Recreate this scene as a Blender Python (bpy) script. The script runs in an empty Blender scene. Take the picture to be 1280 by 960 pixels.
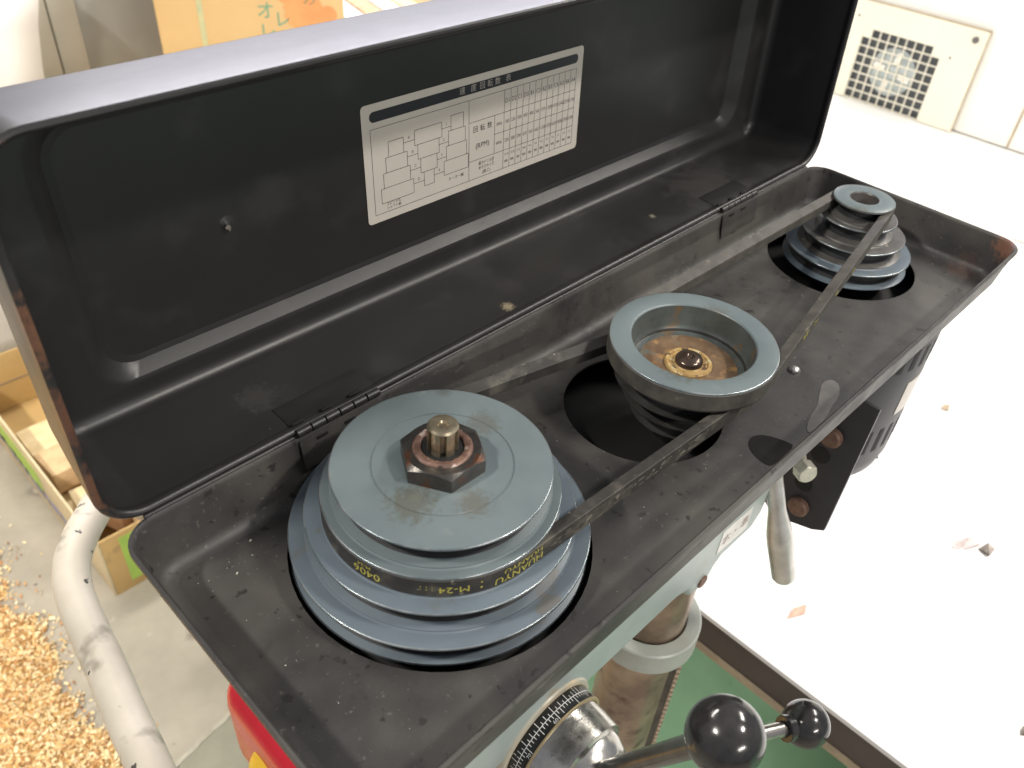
import bpy, bmesh, math, random
from math import sin, cos, pi, radians, atan2, sqrt
from mathutils import Vector, Matrix
from mathutils.geometry import tessellate_polygon
random.seed(7)
sc = bpy.context.scene
U = 0.001                                   # all dimensions below are millimetres

# ------------------------------------------------------------------ camera
cam = bpy.data.cameras.new('camera'); co = bpy.data.objects.new('camera', cam)
sc.collection.objects.link(co); sc.camera = co
cam.sensor_width = 36; cam.lens = 1048.5/1280*36; cam.clip_start = 0.01; cam.clip_end = 60
Rm = [[0.70644117, -0.70487476, 0.06397222], [0.41537542, 0.48608038, 0.76888824], [-0.57306555, -0.51660182, 0.63617484]]
M = Matrix(((Rm[0][0], Rm[1][0], Rm[2][0], -72.2856*U), (Rm[0][1], Rm[1][1], Rm[2][1], -125.132*U),
            (Rm[0][2], Rm[1][2], Rm[2][2], 390.052*U), (0, 0, 0, 1)))
co.matrix_world = M
cam.dof.use_dof = True; cam.dof.focus_distance = 0.56; cam.dof.aperture_fstop = 11.0

# ------------------------------------------------------------------ light (a workshop under ceiling tubes, with added fill lamps)
w = bpy.data.worlds.new('World'); sc.world = w; w.use_nodes = True
w.node_tree.nodes['Background'].inputs[0].default_value = (0.90, 0.92, 1.0, 1)
w.node_tree.nodes['Background'].inputs[1].default_value = 0.36
def lamp(name, loc, target, sx, sy, watts, col=(1, .95, .87)):
    l = bpy.data.lights.new(name, 'AREA'); l.shape = 'RECTANGLE'; l.size = sx; l.size_y = sy; l.energy = watts; l.color = col
    o = bpy.data.objects.new(name, l); sc.collection.objects.link(o); o.location = loc
    o.rotation_euler = (Vector(target)-Vector(loc)).to_track_quat('-Z', 'Y').to_euler()
    return o
lamp('tube_and_fill', (-1.28, .76, 1.85), (.2, .15, 0), .34, .10, 42)
lamp('tube_and_fill', (1.05, -1.25, 1.95), (.3, .1, 0), .34, .10, 34)
lamp('tube_and_fill', (2.2, -.3, 1.7), (1.9, .2, -.45), 1.2, .3, 42)  # added over the table to blow out its white top
lamp('tube_and_fill', (.6, 2.2, 1.9), (.5, 1.7, -1.1), 1.2, .3, 48)
lamp('tube_and_fill', (3.4, 4.5, 2.0), (.6, .3, .2), 5.0, .45, 215, (.93, .90, 1))  # added far strip, placed to reflect in the lid's upper face
lamp('tube_and_fill', (-.5, -3.4, 1.55), (.3, .1, .1), 1.2, .15, 56)  # added fill from behind the camera for the front-facing sides
l_ = bpy.data.lights.new('fill_spot', 'SPOT'); l_.energy = 175; l_.spot_size = radians(52); l_.spot_blend = .6; l_.shadow_soft_size = .08; l_.color = (1, .92, .78)  # added spot, brightens the bag and the floor at the left
o_ = bpy.data.objects.new('fill_spot', l_); sc.collection.objects.link(o_); o_.location = (-1.1, .35, 1.5)
o_.rotation_euler = (Vector((.0, 1.65, -1.1))-Vector((-1.1, .35, 1.5))).to_track_quat('-Z', 'Y').to_euler()
sc.view_settings.view_transform = 'Standard'; sc.view_settings.look = 'None'
sc.view_settings.exposure = 0; sc.view_settings.gamma = 1

# ------------------------------------------------------------------ materials
def mat(name, c1, c2=None, scale=.05, rough=.5, metal=0, bump=0, bscale=.5, spots=None, rvar=0, coat=0, ndetail=4, stops=(.35, .65), stains=None, spec=.5):
    """noise scales are per millimetre; spots = (colour, scale, threshold); stains = [(centre mm, radius mm, colour, strength)] in object space"""
    m = bpy.data.materials.new(name); m.use_nodes = True; nt = m.node_tree; N = nt.nodes; L = nt.links
    b = N['Principled BSDF']; b.inputs['Roughness'].default_value = rough; b.inputs['Metallic'].default_value = metal
    b.inputs['Coat Weight'].default_value = coat; b.inputs['Specular IOR Level'].default_value = spec
    tc = N.new('ShaderNodeTexCoord'); sv = N.new('ShaderNodeVectorMath'); sv.operation = 'SCALE'; sv.inputs[3].default_value = 1000
    L.new(tc.outputs['Object'], sv.inputs[0]); vec = sv.outputs[0]
    def noise(s, d=ndetail, r=.6):
        n = N.new('ShaderNodeTexNoise'); n.inputs['Scale'].default_value = s; n.inputs['Detail'].default_value = d; n.inputs['Roughness'].default_value = r
        L.new(vec, n.inputs['Vector']); return n.outputs[0]
    def mr(src, a, c, lo=0, hi=1):
        q = N.new('ShaderNodeMapRange'); q.inputs[1].default_value = a; q.inputs[2].default_value = c; q.inputs[3].default_value = lo; q.inputs[4].default_value = hi
        L.new(src, q.inputs[0]); return q.outputs[0]
    def mix(f, a, bb):
        x = N.new('ShaderNodeMix'); x.data_type = 'RGBA'
        L.new(f, x.inputs[0])
        for i, v in ((6, a), (7, bb)):
            if isinstance(v, tuple): x.inputs[i].default_value = (*v, 1)
            else: L.new(v, x.inputs[i])
        return x.outputs[2]
    c2 = c2 or tuple(x*.85 for x in c1)
    col = mix(mr(noise(scale), *stops), c1, c2)
    for sp in (spots or []):
        col = mix(mr(noise(sp[1], 3, .5), sp[2], sp[2]+(sp[3] if len(sp) > 3 else .03)), col, sp[0])
    base = (397, 95, -1100) if name in ('black tray enamel', 'black lid enamel') else (0, 0, 0)     # parts of the press count from its base
    for (cen, rad, scol, st) in (stains or []):
        cen = tuple(q-p for q, p in zip(cen, base))
        d = N.new('ShaderNodeVectorMath'); d.operation = 'DISTANCE'; L.new(vec, d.inputs[0]); d.inputs[1].default_value = cen
        nn = mr(noise(4.0/rad, 4, .65), .3, .7, -.5*rad, .5*rad)
        ad = N.new('ShaderNodeMath'); ad.operation = 'ADD'; L.new(d.outputs['Value'], ad.inputs[0]); L.new(nn, ad.inputs[1])
        col = mix(mr(ad.outputs[0], rad*.5, rad*1.15, st, 0), col, scol)
    L.new(col, b.inputs['Base Color'])
    if rvar: L.new(mr(noise(scale*2.3), .3, .7, rough-rvar, rough+rvar), b.inputs['Roughness'])
    if bump:
        bp = N.new('ShaderNodeBump'); bp.inputs['Strength'].default_value = bump; bp.inputs['Distance'].default_value = .0004
        L.new(noise(bscale, 5), bp.inputs['Height']); L.new(bp.outputs[0], b.inputs['Normal'])
    return m
BLACK = (.020, .019, .019)
MT = {}
MT['tray'] = mat('black tray enamel', (.050, .0475, .0455), (.031, .0295, .0285), .022, .54, bump=.25, bscale=.8, rvar=.08,
    spots=[((.10, .09, .08), .35, .66, .08), ((.018, .017, .016), .05, .68, .06), ((.075, .069, .062), .012, .50, .16), ((.022, .020, .019), .10, .63, .05), ((.09, .083, .074), .22, .66, .06), ((.13, .12, .10), .50, .74, .03)],
    stains=[((728, 12, 32), 13, (.30, .13, .07), .55), ((715, 35, 8), 16, (.12, .06, .045), .4), ((300, 212, 15), 60, (.10, .095, .085), .35),
            ((430, 212, 15), 70, (.11, .10, .09), .45), ((560, 212, 12), 80, (.10, .095, .085), .4)])
MT['lid'] = mat('black lid enamel', (.0165, .016, .0162), (.019, .0185, .0185), .02, .39, bump=.10, bscale=.6, rvar=.02,
    spots=[((.10, .095, .09), .30, .775, .02), ((.028, .027, .027), .02, .56, .12)],
    stains=[((302, 223, 42), 5, (.34, .28, .18), .7), ((498, 240, 42), 3, (.30, .28, .22), .6), ((110, 250, 42), 14, (.05, .048, .045), .5), ((-3, 208, 70), 17, (.28, .12, .06), .35), ((-3, 209, 115), 20, (.30, .12, .06), .3), ((-3, 211, 165), 20, (.28, .12, .06), .4), ((2, 225, 242), 9, (.30, .12, .06), .7), ((400, 252, 35), 60, (.04, .038, .035), .3), ((590, 245, 35), 45, (.07, .065, .06), .3)])
MT['hinge'] = mat('hinge black', (.035, .033, .032), (.022, .021, .021), .05, .42, bump=.2)
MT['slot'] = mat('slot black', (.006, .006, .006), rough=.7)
MT['pul'] = mat('grey blue pulley enamel', (.143, .177, .184), (.118, .147, .154), .018, .38, bump=.06, bscale=.4, rvar=.06,
    spots=[((.18, .205, .19), .05, .66, .08)],
    stains=[((-32, -12, 62), 14, (.085, .078, .05), .6), ((38, 8, 62), 11, (.10, .10, .085), .6), ((-8, -34, 62), 10, (.11, .09, .06), .5), ((40, 44, 62), 5, (.075, .075, .07), .5)])
MT['pulblue'] = mat('blue grey pulley enamel', (.138, .172, .200), (.116, .147, .173), .02, .36, bump=.06, bscale=.4, rvar=.06, spots=[((.13, .13, .12), .04, .62, .08)])
MT['iron'] = mat('worn pulley iron', (.16, .153, .145), (.10, .095, .09), .04, .42, .35, bump=.15, spots=[((.30, .27, .22), .12, .68, .05)])
MT['edgelight'] = mat('pale edge highlight', (.36, .39, .40), (.16, .19, .20), .035, .28, .55, stops=(.40, .60))  # rim edge highlight put into the colour as bright metal
MT['darkpatch'] = mat('matte black patch', (.012, .0115, .011), (.017, .016, .015), .1, .8, spec=.15)
MT['groove'] = mat('shaded rubbery groove', (.022, .023, .025), (.040, .042, .045), .05, .45, bump=.15)  # groove shade painted in near-black, with belt rubber
MT['shadeiron'] = mat('shaded dark iron', (.055, .053, .05), (.035, .033, .031), .05, .4, .3, bump=.2, spots=[((.11, .10, .09), .12, .66, .05)])  # darker copy of the iron: shade under the idler's top painted in
MT['bore'] = mat('shaded grimy bore', (.085, .10, .096), (.055, .062, .058), .05, .4, bump=.15, spots=[((.12, .085, .05), .08, .62, .06)])  # shade of the bore wall put into the colour, with some grime
MT['rustfloor'] = mat('oily rusted hub', (.21, .135, .078), (.125, .078, .048), .07, .30, .1, bump=.35, bscale=.3, spots=[((.32, .19, .08), .10, .56, .10), ((.15, .16, .14), .045, .56, .10), ((.07, .045, .03), .12, .66, .08)], stains=[((0, 0, 40), 60, (.1, .1, .1), 0)])
MT['brass'] = mat('oily yellow bearing ring', (.50, .35, .14), (.32, .19, .07), .13, .45, .1, bump=.3, spots=[((.50, .42, .24), .2, .60, .06), ((.10, .06, .03), .16, .60, .06)])
MT['nut'] = mat('dark oily steel nut', (.065, .060, .057), (.12, .11, .10), .08, .32, .75, bump=.3, spots=[((.16, .075, .045), .09, .60, .06)])
MT['rust'] = mat('rusted sleeve', (.20, .115, .085), (.10, .055, .042), .14, .5, .2, bump=.6, spots=[((.42, .33, .29), .16, .62, .05), ((.03, .025, .022), .12, .62, .05)])
MT['shaft'] = mat('golden steel shaft', (.50, .43, .30), (.30, .25, .17), .15, .30, .85, bump=.15)
MT['darkbolt'] = mat('oily bolt', (.12, .085, .065), (.07, .05, .04), .12, .22, .6, bump=.3)
MT['belt'] = mat('worn rubber belt', (.028, .026, .024), (.050, .045, .040), .06, .62, bump=.5, bscale=1.2,
    spots=[((.12, .11, .09), .05, .54, .16), ((.20, .185, .145), .25, .68, .08)])
MT['beltdust'] = mat('dusty rubber belt', (.16, .15, .125), (.06, .054, .046), .05, .7, bump=.5, bscale=1.2, spots=[((.24, .22, .18), .14, .56, .14)], stops=(.4, .62))
MT['beltgrey'] = mat('grey scuffed rubber belt', (.085, .078, .066), (.05, .045, .04), .07, .6, bump=.4, bscale=1.2, spots=[((.13, .12, .095), .12, .62, .12)])
MT['yellow'] = mat('yellow belt print', (.62, .56, .10), (.40, .36, .08), .6, .6)
MT['label'] = mat('aged label paper', (.55, .51, .45), (.51, .475, .42), .02, .35, bump=.03)
MT['ink'] = mat('black print', (.022, .022, .028), rough=.35)
MT['inkgrey'] = mat('faded print', (.10, .098, .098), rough=.5)
MT['labeltext'] = mat('label white print', (.42, .39, .35), rough=.5)
MT['cast'] = mat('grey green casting enamel', (.40, .46, .44), (.34, .40, .385), .02, .38, bump=.10, bscale=.2, spots=[((.42, .36, .26), .025, .63, .1)])
MT['castbeige'] = mat('oil stained casting', (.50, .46, .36), (.38, .36, .30), .03, .35, bump=.15, bscale=.2, spots=[((.62, .50, .33), .03, .6, .1)])
MT['column'] = mat('rusted steel column', (.42, .32, .23), (.22, .155, .115), .022, .33, .55, bump=.1, spots=[((.14, .09, .07), .03, .58, .08)])
MT['collar'] = mat('grey collar enamel', (.42, .44, .40), (.36, .38, .34), .03, .35, bump=.06)
MT['chrome'] = mat('dirty machined steel', (.62, .60, .55), (.42, .41, .39), .05, .22, .95, bump=.12, rvar=.08, spots=[((.30, .29, .28), .10, .66, .08), ((.50, .44, .28), .025, .66, .1)])
MT['silver'] = mat('bright zinc', (.76, .74, .71), (.62, .60, .56), .08, .34, .85, bump=.06)
MT['goldedge'] = mat('dirty brass edge', (.42, .34, .20), rough=.45, metal=.5)
MT['dial'] = mat('black dial', (.013, .013, .014), rough=.32)
MT['dialmark'] = mat('dial white print', (.78, .78, .76), rough=.5)
MT['ball'] = mat('black bakelite', (.012, .012, .012), (.030, .028, .027), .08, .17, bump=.05, rvar=.08, coat=.2)
MT['rod'] = mat('steel rod', (.46, .44, .40), (.28, .26, .24), .05, .25, .95, bump=.1)
MT['rodark'] = mat('dark steel rod', (.16, .15, .14), (.09, .085, .08), .05, .27, .9, bump=.1)
MT['motor'] = mat('black motor enamel', (.030, .030, .036), (.024, .024, .028), .03, .42, bump=.08)
MT['rustbolt'] = mat('rusty bolt head', (.26, .16, .115), (.16, .09, .065), .12, .6, .3, bump=.4)
MT['creambolt'] = mat('pale lock bolt', (.62, .60, .50), (.45, .43, .36), .1, .35, .3, bump=.15)
MT['white'] = mat('white sticker', (.82, .80, .76), rough=.4)
MT['stickerprint'] = mat('faded sticker print', (.45, .36, .33), rough=.5)
MT['palefilm'] = mat('thin pale film', (.16, .15, .14), (.10, .095, .09), .06, .4, bump=.15)
MT['red'] = mat('red plastic', (.50, .012, .025), rough=.25, c2=(.44, .01, .02))
MT['yelplastic'] = mat('yellow plastic', (.80, .50, .03), (.70, .42, .03), rough=.3)
MT['concrete'] = mat('workshop concrete', (.40, .365, .30), (.30, .275, .225), .006, .75, bump=.3, bscale=.05,
    spots=[((.24, .215, .18), .010, .62, .08), ((.50, .46, .39), .02, .66, .1), ((.13, .115, .10), .035, .76, .02)])
MT['concrete2'] = mat('grey green concrete', (.27, .265, .205), (.22, .215, .165), .012, .65, bump=.2, bscale=.05)
MT['seam'] = mat('raised floor seam', (.42, .40, .33), (.30, .28, .23), .03, .7, bump=.5, bscale=.1)
MT['green'] = mat('green floor paint', (.36, .60, .385), (.30, .52, .33), .008, .45, bump=.15, bscale=.04, spots=[((.20, .38, .22), .018, .68, .05), ((.42, .64, .44), .01, .63, .1)])
MT['table'] = mat('white table sheet', (.88, .87, .85), (.84, .83, .81), .004, .35, spots=[((.70, .62, .50), .012, .74, .03)])
MT['apron'] = mat('brown table edge', (.115, .095, .08), (.085, .07, .06), .01, .6, bump=.2, bscale=.05)
MT['ply'] = mat('raw board edge', (.50, .40, .27), (.38, .30, .20), .03, .7)
MT['cream'] = mat('cream machine enamel', (.80, .76, .63), (.77, .73, .60), .004, .4)
MT['machwhite'] = mat('white machine enamel', (.86, .84, .78), (.83, .81, .75), .003, .4)
MT['grey'] = mat('grille interior', (.10, .11, .12), rough=.7)
MT['fan'] = mat('fan metal', (.55, .60, .60), (.40, .46, .47), .02, .4, .3)
MT['card'] = mat('kraft cardboard', (.56, .38, .16), (.49, .33, .135), .008, .7, bump=.1, spots=[((.36, .25, .11), .012, .69, .05)])
MT['cardedge'] = mat('cut cardboard edge', (.62, .47, .26), (.50, .38, .20), .03, .8)
MT['cardcream'] = mat('printed cardboard', (.66, .56, .36), (.58, .49, .32), .01, .65)
MT['limeprint'] = mat('lime green print', (.44, .66, .12), (.38, .58, .12), .02, .6)
MT['blueprint'] = mat('blue violet print', (.26, .26, .42), (.36, .36, .44), .04, .6)
MT['darkprint'] = mat('dark grey print', (.20, .20, .22), rough=.6)
MT['wood'] = mat('pale sawn wood', (.70, .50, .29), (.55, .37, .20), .03, .65, bump=.2, bscale=.2)
MT['woodlight'] = mat('light sawn wood', (.82, .68, .42), (.72, .56, .32), .03, .65, bump=.2, bscale=.2)
MT['woodred'] = mat('brown wood', (.42, .24, .13), (.30, .17, .09), .03, .65, bump=.2)
MT['pipe'] = mat('chipped white pipe enamel', (.58, .525, .43), (.47, .42, .335), .012, .48, bump=.12, bscale=.1,
    spots=[((.30, .27, .21), .03, .60, .09), ((.07, .06, .05), .07, .70, .02)])
MT['plastic'] = mat('white plastic film', (.90, .88, .84), (.84, .81, .76), .004, .35, bump=.5, bscale=.01)
MT['locker'] = mat('grey steel locker', (.36, .37, .345), (.30, .31, .29), .003, .4)
MT['lockertrim'] = mat('beige steel trim', (.50, .49, .42), (.44, .43, .37), .003, .4)
MT['fruit'] = mat('fruit box cardboard', (.66, .44, .19), (.60, .39, .17), .003, .6)
MT['fruitprint'] = mat('orange fruit print', (.72, .27, .09), (.72, .34, .12), .01, .6)
MT['greenprint'] = mat('green box print', (.16, .36, .22), rough=.6)
MT['tapeprint'] = mat('olive band print', (.45, .46, .26), (.58, .52, .26), .06, .6)
MT['scrap'] = mat('pinkish scrap film', (.45, .37, .35), (.70, .64, .62), .04, .4)
MT['orangeflake'] = mat('orange flake', (.72, .48, .36), (.60, .36, .26), .1, .7)
MT['scrapdark'] = mat('dark metal scrap', (.12, .10, .09), (.3, .26, .22), .1, .4, .5)
chipm = bpy.data.materials.new('wood chip'); chipm.use_nodes = True
_n = chipm.node_tree; _i = _n.nodes.new('ShaderNodeAttribute'); _i.attribute_name = 'tone'; _r = _n.nodes.new('ShaderNodeValToRGB')
_e = _r.color_ramp.elements; _e[0].color = (.26, .13, .05, 1); _e[1].color = (.92, .80, .52, 1)
for p_, c_ in ((.15, (.60, .30, .11, 1)), (.35, (.80, .54, .22, 1)), (.6, (.86, .68, .38, 1))):
    q_ = _e.new(p_); q_.color = c_
_n.links.new(_i.outputs['Fac'], _r.inputs[0]); _n.links.new(_r.outputs[0], _n.nodes['Principled BSDF'].inputs['Base Color'])
_n.nodes['Principled BSDF'].inputs['Roughness'].default_value = .6
MT['chip'] = chipm

# ------------------------------------------------------------------ mesh helpers
class MB:
    def __init__(s): s.v = []; s.f = []
    def add(s, vs, fs):
        n = len(s.v); s.v += [Vector(q) for q in vs]; s.f += [tuple(i+n for i in q) for q in fs]; return s
    def box(s, c, d, rot=None, bev=0, seg=2):
        bm = bmesh.new(); bmesh.ops.create_cube(bm, size=1)
        for q in bm.verts: q.co = Vector((q.co.x*d[0], q.co.y*d[1], q.co.z*d[2]))
        if bev: bmesh.ops.bevel(bm, geom=bm.edges[:], offset=bev, segments=seg, profile=.5, affect='EDGES')
        m = Matrix.Translation(c) @ (rot.to_4x4() if rot else Matrix())
        bm.verts.index_update()
        s.add([m @ q.co for q in bm.verts], [[q.index for q in f.verts] for f in bm.faces]); bm.free(); return s
    def lathe(s, prof, c, ax=(0, 0, 1), n=64, close=False):
        ax = Vector(ax).normalized(); R = Vector((0, 0, 1)).rotation_difference(ax).to_matrix(); c = Vector(c)
        vs = []; fs = []; rings = []
        for r, z in prof:
            if r < 1e-6: rings.append([len(vs)]); vs.append(c + R @ Vector((0, 0, z)))
            else:
                rings.append(list(range(len(vs), len(vs)+n)))
                for i in range(n): a = 2*pi*i/n; vs.append(c + R @ Vector((r*cos(a), r*sin(a), z)))
        pr = list(zip(rings, rings[1:])) + ([(rings[-1], rings[0])] if close else [])
        for A, B in pr:
            for i in range(n):
                j = (i+1) % n
                if len(A) == 1 and len(B) == 1: continue
                if len(A) == 1: fs.append((A[0], B[j], B[i]))
                elif len(B) == 1: fs.append((A[i], A[j], B[0]))
                else: fs.append((A[i], A[j], B[j], B[i]))
        return s.add(vs, fs)
    def cyl(s, p0, p1, r, r2=None, n=32, ch=.6):
        p0 = Vector(p0); p1 = Vector(p1); h = (p1-p0).length; r2 = r if r2 is None else r2
        ch = min(ch, h*.3, r*.3)
        return s.lathe([(0, 0), (r-ch, 0), (r, ch), (r2, h-ch), (r2-ch, h), (0, h)], p0, p1-p0, n)
    def hexa(s, p0, ax, r, h, n=6, rot=0):
        ax = Vector(ax).normalized(); R = Vector((0, 0, 1)).rotation_difference(ax).to_matrix(); vs = []; p0 = Vector(p0)
        # hexagon with chamfered corners at top
        k = 48
        prof_out = []
        for i in range(k):
            a = 2*pi*i/k + rot; ph = (a-rot) % (pi/3) - pi/6
            prof_out.append((a, r*cos(pi/6)/cos(ph)))
        ri = r*cos(pi/6)*.985
        rings = []
        for z, fn in ((0, lambda q: q), (h-1.0, None), (h, lambda q: ri)):
            ring = []
            for a, q in prof_out:
                if fn is None:
                    zz = h - .35 - (q-ri)*.62; rr = q
                else: zz = z; rr = fn(q)
                ring.append(p0 + R @ Vector((rr*cos(a), rr*sin(a), zz)))
            rings.append(ring)
        vs = [q for g in rings for q in g]; fs = []
        for g in range(2):
            for i in range(k): j = (i+1) % k; fs.append((g*k+i, g*k+j, (g+1)*k+j, (g+1)*k+i))
        vs.append(p0 + R @ Vector((0, 0, h))); c = len(vs)-1
        fs += [(2*k+i, 2*k+(i+1) % k, c) for i in range(k)]
        vs.append(p0); fs += [((i+1) % k, i, c+1) for i in range(k)]
        return s.add(vs, fs)
    def tube(s, pts, rad, n=20, cap=True):
        pts = [Vector(q) for q in pts]; m = len(pts); rad = rad if isinstance(rad, list) else [rad]*m
        T = [(pts[min(i+1, m-1)]-pts[max(i-1, 0)]).normalized() for i in range(m)]
        up = Vector((0, 0, 1)) if abs(T[0].z) < .9 else Vector((1, 0, 0)); Nn = T[0].cross(up).normalized(); vs = []; fs = []
        for i in range(m):
            if i: Nn = (T[i-1].rotation_difference(T[i]).to_matrix() @ Nn).normalized()
            B = T[i].cross(Nn)
            for k in range(n): a = 2*pi*k/n; vs.append(pts[i]+rad[i]*(cos(a)*Nn+sin(a)*B))
        for i in range(m-1):
            for k in range(n): j = (k+1) % n; fs.append((i*n+k, i*n+j, (i+1)*n+j, (i+1)*n+k))
        if cap: fs.append(tuple(range(n-1, -1, -1))); fs.append(tuple(range((m-1)*n, m*n)))
        return s.add(vs, fs)
    def prism(s, poly, d, h, origin=(0, 0, 0), ex=(1, 0, 0), ey=(0, 1, 0)):
        """2-D polygon in plane (ex, ey), from offset d to d+h along ex x ey"""
        ex = Vector(ex); ey = Vector(ey); ez = ex.cross(ey); o = Vector(origin); n = len(poly)
        A = [o+ex*a+ey*b+ez*d for a, b in poly]; B = [q+ez*h for q in A]
        tr = tessellate_polygon([[Vector((a, b, 0)) for a, b in poly]])
        fs = [(i, (i+1) % n, (i+1) % n+n, i+n) for i in range(n)]
        fs += [tuple(t) for t in tr] + [tuple(i+n for i in t) for t in tr]
        return s.add(A+B, fs)
def build(name, mb, m, parent=None, sharp=35, smooth=True, data_only=False):
    bm = bmesh.new(); off = Vector(parent['o_mm']) if parent is not None and 'o_mm' in parent else Vector((0, 0, 0))
    vs = [bm.verts.new((q-off)*U) for q in mb.v]
    for f in mb.f:
        try: bm.faces.new([vs[i] for i in f])
        except ValueError: pass
    bmesh.ops.recalc_face_normals(bm, faces=bm.faces[:])
    me = bpy.data.meshes.new(name); bm.to_mesh(me); bm.free()
    if smooth:
        for p in me.polygons: p.use_smooth = True
        me.set_sharp_from_angle(angle=radians(sharp))
    me.materials.append(MT[m])
    o = bpy.data.objects.new(name, me); sc.collection.objects.link(o)
    if parent is not None:
        o.parent = parent; o['o_mm'] = tuple(off)
    return o
def thing(name, label, cat, loc, group=None):
    o = bpy.data.objects.new(name, None); sc.collection.objects.link(o); o.empty_display_size = .02
    o.location = Vector(loc)*U; o['o_mm'] = tuple(float(a) for a in loc); o['label'] = label; o['category'] = cat
    if group: o['group'] = group
    return o
def pivot(name, parent, loc):
    o = bpy.data.objects.new(name, None); sc.collection.objects.link(o); o.parent = parent
    o.location = (Vector(loc)-Vector(parent['o_mm']))*U; o['o_mm'] = tuple(float(a) for a in loc); return o
def tag(o, label, cat, group=None):
    o['label'] = label; o['category'] = cat
    if group: o['group'] = group
    return o
def struct(o, kind='structure', label=None):
    o['kind'] = kind
    if label: o['label'] = label
    return o
def recentre(o):
    """move a lone mesh's origin to the middle of its base"""
    me = o.data; xs = [q.co for q in me.vertices]
    c = Vector(((min(q.x for q in xs)+max(q.x for q in xs))/2, (min(q.y for q in xs)+max(q.y for q in xs))/2, min(q.z for q in xs)))
    me.transform(Matrix.Translation(-c)); o.location = o.location + c; return o
_tc = {}
def text2d(body):
    if body not in _tc:
        cu = bpy.data.curves.new('t', 'FONT'); cu.body = body; cu.size = 1; cu.align_x = 'CENTER'; cu.align_y = 'CENTER'; cu.resolution_u = 2
        ob = bpy.data.objects.new('t', cu); sc.collection.objects.link(ob)
        dg = bpy.context.evaluated_depsgraph_get(); me = ob.evaluated_get(dg).to_mesh()
        _tc[body] = ([(q.co.x, q.co.y) for q in me.vertices], [tuple(p.vertices) for p in me.polygons])
        ob.evaluated_get(dg).to_mesh_clear(); bpy.data.objects.remove(ob); bpy.data.curves.remove(cu)
    return _tc[body]
def put_text(mb, body, f, size, cx=0, cy=0, sx=1, rot=0):
    v, fs = text2d(body); c, s_ = cos(rot), sin(rot)
    mb.add([f(cx+(a*sx*c-b*s_)*size, cy+(a*sx*s_+b*c)*size) for a, b in v], fs)
def rrect(x0, y0, x1, y1, r, n=6):
    out = []
    for cx, cy, a0 in ((x1-r, y1-r, 0), (x0+r, y1-r, 90), (x0+r, y0+r, 180), (x1-r, y0+r, 270)):
        for i in range(n+1): a = radians(a0+90*i/n); out.append((cx+r*cos(a), cy+r*sin(a)))
    return out
def rings_shell(mb, rings):
    """rings of equal length (3-D points), joined; last closes to first"""
    n = len(rings[0]); vs = [q for g in rings for q in g]; fs = []
    for g in range(len(rings)-1):
        for i in range(n): j = (i+1) % n; fs.append((g*n+i, g*n+j, (g+1)*n+j, (g+1)*n+i))
    return mb.add(vs, fs)

L_, W_, HR = 733.9, 210.0, 37.5
# ------------------------------------------------------------------ drill press
press = thing('drill_press', 'grey green bench drill press with its black belt cover open over three stepped pulleys', 'drill press', (397, 95, -1100))

# --- belt tray: pressed sheet with sloping walls, rolled rim and round openings
def ring_tray(inset, z, r0=20):
    return [Vector((a, b, z)) for a, b in rrect(inset, inset, L_-inset, W_-inset, max(r0-inset*.6, 3), 8)]
DR = 7.0
tray = MB(); inner = []
for t in range(0, 7):                                # floor fillet radius 8
    a = radians(90*t/6); inner.append((DR+8.5-8.5*sin(a), 8.5-8.5*cos(a)))
prof = inner + [(DR*.5, HR*.55), (2.6, HR-3), (2.0, HR-1.0), (1.2, HR), (0.2, HR), (-.6, HR-.8), (-.7, HR-3.5), (.4, HR-5), (3.4, HR*.5), (5.6, 2), (7.2, -1.2), (12, -1.8)]
rings_shell(tray, [ring_tray(i, z) for i, z in prof])
holes = [((147, 118), 89.8), ((333, 112), 57.5), ((641.5, 120), 67)]
outer = [Vector((q.x, q.y, 0)) for q in ring_tray(prof[0][0], 0)]
def hole_pts(c, r, n=56): return [Vector((c[0]+r*cos(2*pi*i/n), c[1]+r*sin(2*pi*i/n), 0)) for i in range(n)]
loops = [outer] + [list(reversed(hole_pts(c, r))) for c, r in holes]
flat = [q for l in loops for q in l]
tray.add(flat, [tuple(t) for t in tessellate_polygon(loops)])
tray.add([q+Vector((0, 0, -1.8)) for q in flat], [tuple(t) for t in tessellate_polygon(loops)])
for c, r in holes:
    p = hole_pts(c, r); n = len(p)
    tray.add(p+[q+Vector((0, 0, -1.8)) for q in p], [(i, (i+1) % n, (i+1) % n+n, i+n) for i in range(n)])
tp = build('belt_tray', tray, 'tray', press, 30)
wl_ = MB().box((L_/2, W_/2, -23), (L_-44, W_-30, 3), bev=.5)  # added near-black box: paints the shade seen through the openings
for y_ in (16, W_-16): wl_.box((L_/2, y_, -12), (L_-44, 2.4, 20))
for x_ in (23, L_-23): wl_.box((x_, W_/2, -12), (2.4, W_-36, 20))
build('well_shade', wl_, 'slot', tp)
build('hinge_bead', MB().cyl((16, W_+1.2, HR-.9), (L_-16, W_+1.2, HR-.9), 1.7, n=16), 'hinge', tp)
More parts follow.
